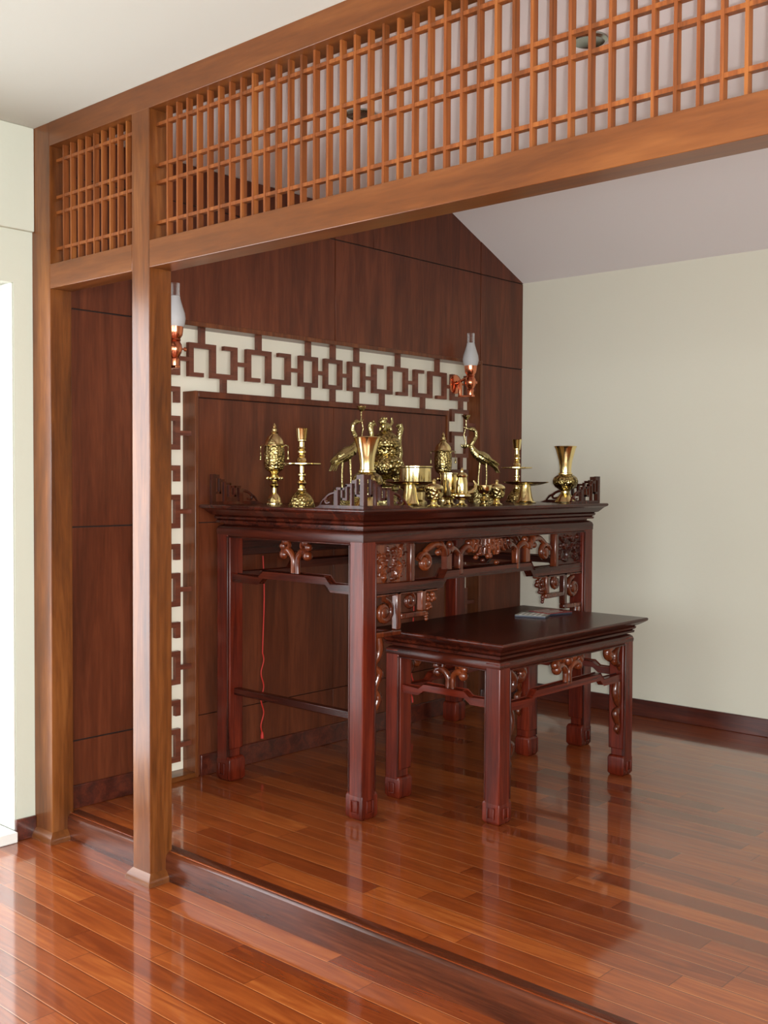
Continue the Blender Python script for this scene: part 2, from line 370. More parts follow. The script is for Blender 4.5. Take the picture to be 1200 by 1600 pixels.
# ------------------------------------------------------------------ wooden screen partition
PX = 4.34
pt = thing('partition_screen', 'tall brown wooden screen with slatted top dividing the room from the raised alcove', 'partition', (0, 0, 0))
def post(x0, x1, name='post'):
    MB().box(x0, x1, 0, .10, 0, 2.98).build(name, MF['Z'], pt, bevel=.003)
    p = MB(); prof = [(.022, 0), (.022, .012), (.016, .026), (.004, .04), (0, .044)]
    p.loft([[(x0-o*(x0 > .05), -o, z), (x1+o, -o, z), (x1+o, .075+o*0, z), (x0-o*(x0 > .05), .075, z)] for o, z in prof])
    p.build('base_moulding', MF['X'], pt, smooth=30)
post(.0, .14); post(.715, .825); post(PX, PX+.12)
MB().box(.14, PX, -.001, .10, 2.88, 2.98).build('top_beam', MF['X'], pt, bevel=.002)
MB().box(.14, .715, .0, .10, 2.30, 2.40).build('lower_beam', MF['X'], pt, bevel=.002)
MB().box(.825, PX, .0, .10, 2.30, 2.40).build('lower_beam', MF['X'], pt, bevel=.002)
def slats(x0, x1, first, pitch):
    m = MB(); x = first
    while x < x1-.01:
        m.box(x, x+.009, .03, .0525, 2.40, 2.88); x += pitch
    for z in (2.826, 2.677, 2.614, 2.467): m.box(x0, x1, .0312, .0515, z-.006, z+.006)
    m.build('slat_grille', MS, pt)
MS = wood('slat_wood', sr(98, 52, 22), sr(124, 66, 29), sr(142, 84, 38), axis='Z', rough=.4, coat=0, scale=1.0, stretch=20, spec=.3)
slats(.14, .715, .19, .0555); slats(.825, PX, .889-.0, .0590)

# ------------------------------------------------------------------ rosewood furniture
def path(fn, pts, rs, mb, depth, dk=1.0, seg=8, sub=4):
    # Catmull-Rom through (a,b) points
    P = [Vector((a, b)) for a, b in pts]; out = []; rr = []
    for i in range(len(P)-1):
        p0, p1, p2, p3 = P[max(i-1, 0)], P[i], P[i+1], P[min(i+2, len(P)-1)]
        for k in range(sub):
            t = k/sub
            out.append(.5*((2*p1)+(p2-p0)*t+(2*p0-5*p1+4*p2-p3)*t*t+(3*p1-p0-3*p2+p3)*t**3)); rr.append(rs[i]*(1-t)+rs[i+1]*t)
    out.append(P[-1]); rr.append(rs[-1])
    mb.tube([fn(p.x, p.y) for p in out], rr, seg, depth, dk)
def spiral(c, r0, r1, a0, turns, n=14):
    return [(c[0]+(r0+(r1-r0)*i/n)*math.cos(a0+turns*2*PI*i/n), c[1]+(r0+(r1-r0)*i/n)*math.sin(a0+turns*2*PI*i/n)) for i in range(n+1)]
def leg_mesh(cx, cy_, sx, sy, w, z0, z1, fw_, fh):
    # outer corner at (cx,cy_); sx,sy = direction from the corner into the table
    m = MB()
    def bx(a0, a1, b0, b1, c0, c1):
        xs = sorted((cx+sx*a0, cx+sx*a1)); ys = sorted((cy_+sy*b0, cy_+sy*b1)); m.box(xs[0], xs[1], ys[0], ys[1], c0, c1)
    bx(0, w, 0, w, z0, z1)
    bx(.006, w+.009, .006, w+.009, z0+fh*.8, z1-.02)          # inner bead
    return m
def foot_mesh(cx, cy_, sx, sy, w, z0, fw_, fh):
    m = MB(); e = .006; loops = []
    for o, z in ((-.009, z0), (0, z0+.014), (.0, z0+fh*.84), (-.005, z0+fh*.96), (-.012, z0+fh)):
        xs = sorted((cx-sx*(o+.001), cx+sx*(fw_+o))); ys = sorted((cy_-sy*(o+.001), cy_+sy*(fw_+o)))
        loops.append([(xs[0], ys[0], z), (xs[1], ys[0], z), (xs[1], ys[1], z), (xs[0], ys[1], z)])
    m.loft(loops)
    # raised square line on the two outer faces
    a0, a1, b0, b1, t = .022, .022+fw_*.42, z0+fh*.25, z0+fh*.72, .004
    for (p0, p1, q0, q1) in ((a0, a1, b0, b0+t), (a0, a1, b1-t, b1), (a0, a0+t, b0, b1), (a1-t, a1, b0, b1)):
        xs = sorted((cx+sx*p0, cx+sx*p1)); y = sorted((cy_-sy*.008, cy_)); m.box(xs[0], xs[1], y[0], y[1], q0, q1)
        ys = sorted((cy_+sy*p0, cy_+sy*p1)); x = sorted((cx-sx*.008, cx)); m.box(x[0], x[1], ys[0], ys[1], q0, q1)
    return m
def legs(root, x0, x1, y0, y1, w, z0, z1, fw_, fh, MM=None):
    MM = MM or MA
    for cx, sx in ((x0, 1), (x1, -1)):
        for c2, sy in ((y0, 1), (y1, -1)):
            l = leg_mesh(cx, c2, sx, sy, w, z0+fh*.5, z1, fw_, fh).build('leg', MM['Z'], root, bevel=.005)
            foot_mesh(cx, c2, sx, sy, w, z0, fw_, fh).build('foot', MM['Z'], l, bevel=.004)
def Y_ornament(mb, fn, depth, c, zb, zt, hw, s=1.0):
    s *= 1.12
    for sg in (-1, 1):
        path(fn, [(c+sg*.014, zb), (c+sg*.014, zb+(zt-zb)*.45), (c+sg*hw*.5, zb+(zt-zb)*.66), (c+sg*hw*.85, zb+(zt-zb)*.62)], [.013*s, .013*s, .016*s, .018*s], mb, depth, 1.0)
        mb.ball(fn(c+sg*hw*.86, zb+(zt-zb)*.55), .021*s); mb.ball(fn(c+sg*hw*.92, zb+(zt-zb)*.78), .017*s); mb.ball(fn(c+sg*hw*.72, zb+(zt-zb)*.92), .019*s)
        path(fn, spiral((c+sg*hw*.62, zb+(zt-zb)*.8), .028*s, .008*s, -PI/2, sg*1.1), [.008*s]*15, mb, depth, 1.2, 6, 1)
def step_rail(fn3, a0, a1, i0, i1, zl, zh, t, d0, d1):
    # fn3(a,z,d); low at the ends, raised between i0 and i1
    r = .03
    pts = [(a0, zl), (i0, zl), (i0+r, zh), (i1-r, zh), (i1, zl), (a1, zl), (a1, zl+t), (i1-.004, zl+t), (i1-r-.004, zh+t), (i0+r+.004, zh+t), (i0+.004, zl+t), (a0, zl+t)]
    m = MB()
    quads = [(0, 1, 10, 11), (1, 2, 9, 10), (2, 3, 8, 9), (3, 4, 7, 8), (4, 5, 6, 7)]
    # one continuous strip: front and back quads plus the outline sides
    v = [fn3(a, b, d0) for a, b in pts]+[fn3(a, b, d1) for a, b in pts]; n = 12
    fs = [q for q in quads]+[tuple(i+n for i in q[::-1]) for q in quads]+[(k, (k+1) % n, (k+1) % n+n, k+n) for k in range(n)]
    m.add(v, fs); return m
def slab_profile(z1, oh, th):
    zb = z1-th
    return [(-.025, zb-.012), (-.022, zb), (.002, zb), (.004, zb+.010), (-.004, zb+.013), (.006, zb+.018), (.010, zb+.027), (.004, zb+.031), (oh*.35, zb+.037),
            (oh*.72, z1-.022), (oh*.95, z1-.014), (oh, z1-.009), (oh, z1-.004), (oh-.004, z1)]
def apron_profile(za, zw):   # convex band between the waist and the opening
    return [(-.028, zw), (-.012, zw-.004), (-.003, zw-.012), (.001, zw-.024), (0, za+.012), (-.004, za+.006), (-.004, za)]

# ---- altar table
AX0, AX1, AY0, AY1 = .19, 1.13, .83, 2.615; AZ = 1.402; ACY = (AY0+AY1)/2
al = thing('altar_table', 'large dark rosewood altar table with carved frieze carrying the brass altar set', 'altar table', ((AX0+AX1)/2, ACY, H))
tt = MB().rect_loft(AX0, AX1, AY0, AY1, [(o if o < .02 else o, z) for o, z in slab_profile(AZ, .058, .082)])
tt.build('tabletop', MA['Y'], al, smooth=14)
WL = .078
legs(al, AX0, AX1, AY0, AY1, WL, H, 1.292, .094, .115, ML)
def frame_ring(root, x0, x1, y0, y1, za, zw, dep, w):
    # four apron boards with a convex face
    pf = apron_profile(za, zw)
    for (nm, ax) in (('f', 'y+'), ('b', 'y-'), ('l', 'x-'), ('r', 'x+')):
        m = MB(); loops = []
        if nm in 'fb':
            X = x1 if nm == 'f' else x0; sg = 1 if nm == 'f' else -1
            pts = [(X+sg*o, z) for o, z in pf]+[(X-sg*dep, za), (X-sg*dep, zw)]
            for y in (y0+.0, y1-.0): loops.append([(a, y+(-o2 if y == y0 else o2), z) for (a, z), o2 in zip(pts, [o for o, z in pf]+[-dep, -dep])])
        else:
            Y = y0 if nm == 'l' else y1; sg = -1 if nm == 'l' else 1
            pts = [(Y+sg*o, z) for o, z in pf]+[(Y-sg*dep, za), (Y-sg*dep, zw)]
            for x in (x0, x1): loops.append([(x+(-o2 if x == x0 else o2), a, z) for (a, z), o2 in zip(pts, [o for o, z in pf]+[-dep, -dep])])
        m.loft(loops)
        m.build('apron', MA['Y'] if nm in 'fb' else MA['X'], root, smooth=35)
frame_ring(al, AX0, AX1, AY0, AY1, 1.252, 1.312, .05, WL)
fy = lambda x: (lambda a, z, d: (x-d, a, z))            # front frame function: a along y
def beads(root, x0, x1, y0, y1, w, za, z0):
    for X, d in ((x1, 1), ):
        for (a0, a1, b0, b1) in ((y0+w-.006, y1-w+.006, za-.001, za+.004), (y0+w-.004, y0+w+.003, z0, za), (y1-w-.003, y1-w+.004, z0, za)):
            MB().box(X-.012, X+.003, a0, a1, b0, b1).build('bead_moulding', MA['Z'], root, bevel=.002)
    for Y, d in ((y0, -1), (y1, 1)):
        for (a0, a1, b0, b1) in ((x0+w-.006, x1-w+.006, za-.001, za+.004), (x0+w-.004, x0+w+.003, z0, za), (x1-w-.003, x1-w+.004, z0, za)):
            yy = sorted((Y-d*.012, Y+d*.003)); MB().box(a0, a1, yy[0], yy[1], b0, b1).build('bead_moulding', MA['Z'], root, bevel=.002)
beads(al, AX0, AX1, AY0, AY1, WL, 1.252, H+.115)
# side rails, ornaments, stretchers
for Y, sg in ((AY0+.02, 1), (AY1-.055, 1)):
    f3 = lambda a, z, d, Y=Y: (a, Y+d, z)
    step_rail(f3, AX0+WL, AX1-WL, AX0+WL+.19, AX1-WL-.13, 1.048, 1.078, .032, 0, .035).build('side_rail', MA['X'], al, bevel=.004)
    m = MB(); Y_ornament(m, lambda a, z, Y=Y: Vector((a, Y+.017, z)), (0, 1, 0), .688, 1.10, 1.262, .088)
    m.build('cloud_bracket', MCARV, al, smooth=60)
    MB().box(AX0+WL, AX1-WL, Y+.012, Y+.045, .515, .548).build('stretcher', MA['X'], al, bevel=.004)
# back apron rail
step_rail(fy(AX0+.05), AY0+WL, AY1-WL, AY0+.42, AY1-.42, 1.045, 1.085, .038, 0, .03).build('back_rail', MA['Y'], al, bevel=.004)
MB().box(AX0+.01, AX0+.035, AY0+WL, AY1-WL, 1.16, 1.255).build('back_panel', MA['Y'], al, bevel=.003)
# front frieze
XF = AX1-.012
step_rail(fy(XF), AY0+WL, AY1-WL, AY0+WL+.45, AY1-WL-.45, 1.045, 1.083, .038, 0, .045).build('front_rail', MA['Y'], al, bevel=.006)
def relief(mb, y0, y1, z0, z1, x, n=46, seed=1, amp=.014):
    rnd = random.Random(seed); cyy, cz = (y0+y1)/2, (z0+z1)/2; hw, hh = (y1-y0)/2, (z1-z0)/2
    blobs = []
    for k in range(34): blobs.append((rnd.uniform(-.8, .8), rnd.uniform(-.78, .78), rnd.uniform(.05, .16), rnd.uniform(.4, 1)))
    strokes = [(rnd.uniform(-.7, .7), rnd.uniform(-.7, .7), rnd.uniform(0, PI), rnd.uniform(.15, .4), rnd.uniform(.03, .06)) for _ in range(22)]
    def h(u, v):
        s = 0
        for a, b, r, q in blobs:
            d2 = ((u-a)**2+(v-b)**2)/(r*r); 
            if d2 < 1: s = max(s, q*(1-d2)**.5)
        for a, b, th, L, w_ in strokes:
            du, dv = u-a, v-b; p = du*math.cos(th)+dv*math.sin(th); q = -du*math.sin(th)+dv*math.cos(th)+.6*p*p
            if abs(p) < L: s = max(s, .8*max(0, 1-(q/w_)**2)**.5)
        e = min(1, (1-abs(u))*12, (1-abs(v))*12); return s*max(e, 0)
    N = n*2; vs = []
    for i in range(N+1):
        for j in range(n+1):
            u = -1+2*i/N; v = -1+2*j/n; vs.append((x+amp*h(u, v), cyy+u*hw, cz+v*hh))
    fs = [(i*(n+1)+j, (i+1)*(n+1)+j, (i+1)*(n+1)+j+1, i*(n+1)+j+1) for i in range(N) for j in range(n)]
    mb.add(vs, fs)
    mb.box(x-.02, x-.0005, y0, y1, z0, z1)
for k, (a, b) in enumerate(((AY0+WL, 1.142), (2*ACY-1.142, AY1-WL))):
    m = MB(); relief(m, a, b, 1.083, 1.253, XF-.012, seed=3+k); m.build('carved_panel', MCARV if k == 0 else MA['Y'], al, smooth=70)
def mullion(a0, a1, z0, z1, name='mullion'): MB().box(XF-.035, XF+.002, a0, a1, z0, z1).build(name, MCARV, al, bevel=.006)
for s_ in (0, 1):
    M_ = (lambda a: a) if s_ == 0 else (lambda a: 2*ACY-a)
    def mu(a0, a1, z0, z1):
        p, q = sorted((M_(a0), M_(a1))); mullion(p, q, z0, z1)
    mu(1.142, 1.172, 1.08, 1.253)
    mu(1.482, 1.512, 1.09, 1.19)
    sg = 1 if s_ == 0 else -1
    fn = lambda a, z, M_=M_: Vector((XF-.014, M_(a), z))
    m = MB()
    # open scroll between the mullions
    path(fn, spiral((1.25, 1.16), .045, .012, PI*.9, -1.3), [.013]*8+[.012]*7, m, (1, 0, 0), 1.2, 8, 1)
    m.ball(fn(1.252, 1.155), (.02, .026, .026))
    path(fn, [(1.24, 1.20), (1.31, 1.235), (1.37, 1.225), (1.39, 1.185)], [.01, .016, .02, .018], m, (1, 0, 0), 1.1)
    for (a, z, r) in ((1.36, 1.232, .022), (1.40, 1.20, .024), (1.345, 1.20, .016)): m.ball(fn(a, z), (r*1.0, r, r))
    m.box(XF-.035, XF-.002, *sorted((M_(1.395), M_(1.43))), 1.09, 1.19)
    # arms of the Y over the centre mullion
    for q in (-1, 1):
        path(fn, [(1.497, 1.175), (1.497+q*.02, 1.2), (1.497+q*.055, 1.215), (1.497+q*.075, 1.2)], [.014, .014, .018, .02], m, (1, 0, 0), 1.0)
        m.ball(fn(1.497+q*.07, 1.232), .019)
    m.build('scroll_carving', MCARV, al, smooth=60)
    # stepped fret bracket under the rail
    m = MB()
    def bb2(a0, a1, z0, z1):
        p, q = sorted((M_(a0), M_(a1))); m.box(XF-.032, XF, p, q, z0, z1)
    bb2(AY0+WL, 1.085, .858, .882); bb2(1.055, 1.085, .882, 1.045); bb2(1.085, 1.25, .925, .949); bb2(1.22, 1.25, .949, 1.045)
    bb2(AY0+WL, 1.33, 1.03, 1.048)
    m.build('corner_bracket', MCARV, al, bevel=.005)
    m = MB()
    path(fn, spiral((.985, .965), .055, .012, PI/2, -1.35), [.014]*15, m, (1, 0, 0), 1.0, 8, 1)
    m.ball(fn(.985, .96), (.018, .028, .028))
    m.build('carved_scroll', MCARV, al, smooth=60); m = MB()
    path(fn, spiral((1.15, 1.0), .036, .01, PI/2, -1.3), [.011]*15, m, (1, 0, 0), 1.0, 8, 1)
    m.ball(fn(1.15, 1.0), (.016, .02, .022))
    m.build('carved_scroll', MCARV, al, smooth=60); m = MB()
    rnd = random.Random(5)
    for k in range(26):
        a = 1.262+rnd.random()*.06; z = 1.035-rnd.random()*.13
        if (a-1.25)*1.6 < (z-.88)+.0: m.ball(fn(a, z), rnd.uniform(.009, .015), 8)
    m.build('flower_carving', MCARV, al, smooth=60); m = MB()
    # long bracket running down the leg
    LY = AY0+WL
    path(fn, [(LY+.045, .86), (LY+.05, .81), (LY+.035, .77), (LY+.01, .745)], [.018, .02, .016, .012], m, (1, 0, 0), 1.0)
    path(fn, [(LY+.012, .86), (LY+.016, .80), (LY+.006, .76)], [.012, .014, .01], m, (1, 0, 0), 1.0)
    m.ball(fn(LY+.018, .742), .016)
    path(fn, [(LY+.02, .735), (LY+.045, .71), (LY+.03, .67), (LY+.022, .64), (LY+.04, .61), (LY+.028, .575), (LY+.012, .545)], [.014, .022, .017, .014, .02, .017, .008], m, (1, 0, 0), 1.1)
    for z in (.60, .585, .568, .555): m.ball(fn(LY+.035-(.60-z)*.4, z), .011, 8)
    m.build('leg_bracket', MCARV, al, smooth=60)
# centre phoenix relief
m = MB(); rnd = random.Random(11)
fn = lambda a, z: Vector((XF-.012, a, z))
for k in range(46):
    a = ACY+rnd.gauss(0, .075); z = 1.235-abs(rnd.gauss(0, .045))
    if 1.12 < z < 1.25 and abs(a-ACY) < .17: m.ball(fn(a, z), (.014, rnd.uniform(.008, .017), rnd.uniform(.007, .014)), 8)
for k in range(9):
    a = ACY-.12+.03*k; path(fn, [(a, 1.245), (a+.012*(k-4)*.4, 1.2), (a+.03*(k-4)*.4, 1.16+.01*abs(k-4))], [.010, .011, .006], m, (1, 0, 0), 1.1)
m.box(XF-.03, XF-.016, ACY-.16, ACY+.16, 1.20, 1.253)
m.build('phoenix_carving', MCARV, al, smooth=60)
# stepped fretwork wings standing on the corners of the top
def wing(fn3, L, h0=.142, a_start=0):
    # fn3(a,z,d): a from 0 (corner) outwards
    m = MB(); t0, t1 = 0, .016
    def b(a0, a1, z0, z1):
        a0 = max(a0, a_start); p = fn3(a0, z0, t0); q = fn3(a1, z1, t1)
        xs = sorted((p[0], q[0])); ys = sorted((p[1], q[1])); m.box(xs[0], xs[1], ys[0], ys[1], z0, z1)
    Z = AZ; s = L/.3; v = h0/.142
    m.prism([(a_start, Z), (L+.02, Z), (L, Z+.006*v), (L*.93, Z+.014*v), (a_start, Z+.014*v)], fn3, t0, t1)
    b(0, .024*s, Z+.012, Z+h0)
    b(.024*s, .045*s, Z+h0-.02*v, Z+h0-.002)
    b(.045*s, .055*s, Z+.05*v, Z+h0-.02*v); b(.024*s, .055*s, Z+.05*v, Z+.06*v)
    b(.055*s, .075*s, Z+.105*v, Z+.118*v); b(.075*s, .085*s, Z+.014, Z+.108*v); b(.085*s, .115*s, Z+.092*v, Z+.102*v)
    b(.105*s, .115*s, Z+.035*v, Z+.1*v); b(.115*s, .145*s, Z+.035*v, Z+.045*v); b(.135*s, .145*s, Z+.035*v, Z+.088*v); b(.12*s, .175*s, Z+.078*v, Z+.088*v)
    b(.165*s, .175*s, Z+.014, Z+.08*v); b(.175*s, .19*s, Z+.014, Z+.074*v)
    m2 = m
    f2 = lambda a, z: Vector(fn3(a, z, .008))
    dep = Vector(fn3(0, 0, 1))-Vector(fn3(0, 0, 0))
    path(f2, [(.19*s, Z+.066*v), (.225*s, Z+.058*v), (.25*s, Z+.04*v), (.245*s, Z+.022*v), (.22*s, Z+.026*v)], [.006, .007, .007, .006, .005], m, tuple(dep), 1.0, 6)
    path(f2, [(.24*s, Z+.045*v), (.265*s, Z+.035*v), (.285*s, Z+.012*v)], [.006, .006, .005], m, tuple(dep), 1.0, 6)
    return m
e = .025
for args in (((lambda a, z, d: (AX1+e-a, AY0-e+d, z)), .27), ((lambda a, z, d: (AX1+e-d, AY0-e+a, z)), .29, .142, .0165),
             ((lambda a, z, d: (AX1+e-a, AY1+e-d, z)), .35), ((lambda a, z, d: (AX1+e-d, AY1+e-a, z)), .29, .142, .0165),
             ((lambda a, z, d: (AX0-.02+d, AY0-e+a, z)), .30), ((lambda a, z, d: (AX0-.02+d, AY1+e-a, z)), .30)):
    wing(*args).build('corner_wing', MA['Z'], al, smooth=30)

# ---- low table in front
LX0, LX1, LY0, LY1 = .955, 1.58, 1.165, 2.25; LZ = .866; LCY = (LY0+LY1)/2
lt = thing('offering_table', 'low dark rosewood side table with cloud brackets tucked under the front of the altar', 'table', ((LX0+LX1)/2, LCY, H))
MB().rect_loft(LX0, LX1, LY0, LY1, slab_profile(LZ, .05, .070)).build('tabletop', MA['Y'], lt, smooth=14)
LW = .074
legs(lt, LX0, LX1, LY0, LY1, LW, H, .776, .085, .10, ML)
frame_ring(lt, LX0, LX1, LY0, LY1, .742, .79, .045, LW)
beads(lt, LX0, LX1, LY0, LY1, LW, .742, H+.10)
for Y in (LY0+.016, LY1-.046):
    f3 = lambda a, z, d, Y=Y: (a, Y+d, z)
    step_rail(f3, LX0+LW, LX1-LW, LX0+LW+.10, LX1-LW-.09, .590, .612, .028, 0, .03).build('side_rail', ML['X'], lt, bevel=.004)
    m = MB(); Y_ornament(m, lambda a, z, Y=Y: Vector((a, Y+.015, z)), (0, 1, 0), 1.298, .63, .755, .082, .95)
    m.build('cloud_bracket', MCARV, lt, smooth=60)
for X, s_ in ((LX1-.014, 1), (LX0+.044, 1)):
    step_rail(fy(X), LY0+LW, LY1-LW, LY0+LW+.17, LY1-LW-.17, .572, .602, .030, 0, .03).build('front_rail' if X > 1.3 else 'back_rail', ML['Y'], lt, bevel=.004)
    m = MB(); fn = lambda a, z, X=X: Vector((X-.012, a, z))
    Y_ornament(m, fn, (1, 0, 0), LCY, .62, .752, .10, 1.0)
    for (a, z, r) in ((0, .725, .026), (-.045, .735, .02), (.045, .735, .02), (-.1, .715, .02), (.1, .715, .02)): m.ball(fn(LCY+a, z), r)
    m.build('cloud_bracket', MCARV, lt, smooth=60)
    for q in (0, 1):
        M_ = (lambda a: a) if q == 0 else (lambda a: 2*LCY-a)
        f2 = lambda a, z, M_=M_, X=X: Vector((X-.014, M_(a), z)); LL = LY0+LW
        m = MB()
        path(f2, [(LL+.0, .752), (LL+.05, .748), (LL+.10, .74), (LL+.125, .715), (LL+.10, .69), (LL+.085, .71)], [.012, .02, .024, .02, .02, .012], m, (1, 0, 0), 1.0)
        path(f2, [(LL+.02, .74), (LL+.055, .70), (LL+.05, .665), (LL+.02, .65), (LL+.005, .62)], [.014, .022, .02, .016, .008], m, (1, 0, 0), 1.0)
        m.ball(f2(LL+.11, .712), .02); m.ball(f2(LL+.055, .672), .02)
        path(f2, [(LL+.035, .575), (LL+.045, .52), (LL+.03, .47), (LL+.008, .445)], [.014, .018, .014, .008], m, (1, 0, 0), 1.0)
        path(f2, [(LL+.008, .575), (LL+.012, .52), (LL+.004, .46)], [.009, .011, .007], m, (1, 0, 0), 1.0)
        path(f2, [(LL+.012, .44), (LL+.04, .42), (LL+.03, .385), (LL+.018, .36), (LL+.03, .34), (LL+.012, .315)], [.012, .02, .016, .013, .014, .006], m, (1, 0, 0), 1.0)
        m.build('corner_bracket', MCARV, lt, smooth=60)

# prints lying on the low table
def leaflet(name, cx, cy_, rz, sx, sy, th, m, label, cat, z=LZ):
    t = local_thing(name, label, cat, (cx, cy_, z+.0004), rz=rz)
    MB().box(-sx/2, sx/2, -sy/2, sy/2, 0, th).build('pages', MBLUE, t, bevel=.001)
    MB().box(-sx/2, sx/2, -sy/2, sy/2, th, th+.0015).build('cover', m, t)
    mm = MB(); rnd = random.Random(int(cx*100))
    for k in range(5): 
        a = -sx/2+.015+(sx-.03)*k/5; mm.box(a, a+.012, -sy*.4, sy*.4*rnd.uniform(.2, 1), th+.0016, th+.002)
    mm.build('printed_stripes', MWHITE if m is MGREY else MGREY, t)
leaflet('magazine', 1.20, 1.96, .35, .15, .13, .008, MGREY, 'grey printed packet at the left end of the papers on the low table', 'packet')
leaflet('magazine', 1.205, 2.10, -.2, .14, .16, .010, MPLAST, 'red printed packet at the right end of the papers on the low table', 'packet')

# ------------------------------------------------------------------ brassware
ZT = AZ+.0004
def lat(name, prof, m, root, c=(0, 0, 0), seg=36, sy=1.0): return MB().lathe(prof, c, seg, sy).build(name, m, root, smooth=35)
def copy_tree(o, parent=None):
    c = o.copy(); COL.objects.link(c); c.parent = parent
    for ch in list(o.children): copy_tree(ch, c)
    return c
# candlesticks
ck = local_thing('candlestick', 'tall brass candlestick with a wide drip disc near the left end of the altar', 'candlestick', (.68, .91, ZT), 'brass candlesticks')
lat('base', [(0, 0), (.060, 0), (.061, .006), (.055, .012), (.052, .03), (.040, .048), (.028, .06), (.018, .070), (0, .071)], MBR, ck)
sp_ = [(.014, .070), (.020, .074), (.020, .078), (.013, .082), (.012, .09), (.019, .096), (.022, .104), (.018, .112), (.011, .118), (.011, .132), (.018, .138), (.018, .143), (.010, .148), (.010, .178), (.02, .182), (.02, .187)]
lat('stem', sp_+[(.016, .192), (.021, .203), (.018, .213), (.012, .218), (.016, .224), (.011, .232), (.019, .238), (.019, .243), (.012, .25), (.017, .257), (.012, .264), (.012, .285), (.02, .29), (.02, .294)], MB_, ck)
lat('drip_disc', [(0, .182), (.02, .181), (.082, .184), (.086, .187), (.086, .191), (.083, .192), (.02, .189), (0, .189)], MB_, ck, seg=48)
lat('candle_cup', [(0, .294), (.018, .294), (.021, .30), (.026, .342), (.028, .345), (.024, .345), (.019, .31), (0, .308)], MB_, ck)
c2 = copy_tree(ck); c2.location = (.68, 2.55, ZT); c2['label'] = 'tall brass candlestick with a drip disc at the right, beside the flared foot tray'
# hanging-tassel urn lamps
ur = local_thing('tassel_urn', 'brass pierced urn with domed lid and hanging tassels at the far left of the altar', 'urn', (.30, 1.09, ZT), 'tasselled brass urns')
lat('foot', [(0, 0), (.040, 0), (.040, .006), (.034, .012), (.032, .028), (.022, .045), (.012, .055), (.011, .078), (.019, .083), (.024, .09), (.017, .098), (.012, .104), (.013, .112), (0, .113)], MB_, ur)
m = MB(); m.lathe([(0, .108), (.02, .11), (.034, .118), (.036, .126), (.03, .133), (.018, .138), (.022, .150), (.03, .158), (0, .16)], seg=32)
for k in range(10): m.ball((.036*math.cos(k*PI/5), .036*math.sin(k*PI/5), .124), .009, 8)
m.build('lotus_collar', MB_, ur, smooth=50)
lat('bowl', [(0, .155), (.03, .157), (.044, .168), (.050, .19), (.051, .225), (.049, .262), (.045, .278), (0, .28)], MBR, ur)
lat('lid', [(0, .278), (.05, .279), (.051, .284), (.046, .288), (.044, .302), (.034, .32), (.02, .330), (.017, .336), (.021, .342), (.012, .349), (.013, .358), (.007, .364), (.009, .372), (.004, .384), (0, .388)], MB_, ur)
for k in range(4):
    m = MB(); a = k*PI/2+.35; cx, sy_ = math.cos(a), math.sin(a)
    m.tube([(cx*.045, sy_*.045, .274), (cx*.062, sy_*.062, .282), (cx*.074, sy_*.074, .278)], .0025, 6)
    m.tube([(cx*.074, sy_*.074, .278), (cx*.074, sy_*.074, .235)], .0012, 5)
    m.lathe([(0, .212), (.007, .213), (.005, .228), (.002, .238), (0, .239)], (cx*.074, sy_*.074, 0), 8)
    m.build('tassel', MBD, ur, smooth=50)
c2 = copy_tree(ur); c2.location = (.30, 2.37, ZT); c2['label'] = 'brass pierced urn with domed lid standing behind the tall plain brass cup'
# vases
vs = local_thing('vase', 'trumpet mouthed brass vase behind the near corner wing of the altar', 'vase', (1.0, .99, ZT), 'brass trumpet vases')
lat('foot', [(0, 0), (.056, 0), (.057, .006), (.048, .02), (.034, .038), (.024, .052), (.024, .062), (.03, .066), (0, .067)], MB_, vs)
lat('belly', [(.02, .064), (.032, .070), (.055, .085), (.067, .104), (.068, .118), (.06, .136), (.045, .147), (.036, .151), (0, .152)], MBR, vs)
lat('neck', [(.03, .148), (.038, .153), (.038, .158), (.031, .162), (.031, .19), (.036, .225), (.046, .262), (.054, .290), (.060, .300), (.058, .303), (.052, .297), (.042, .262), (.032, .225), (.026, .19), (.02, .17), (0, .168)], MB_, vs, seg=48)
c2 = copy_tree(vs); c2.location = (1.0, 2.545, ZT); c2['label'] = 'trumpet mouthed brass vase at the right end, in front of the white wall'
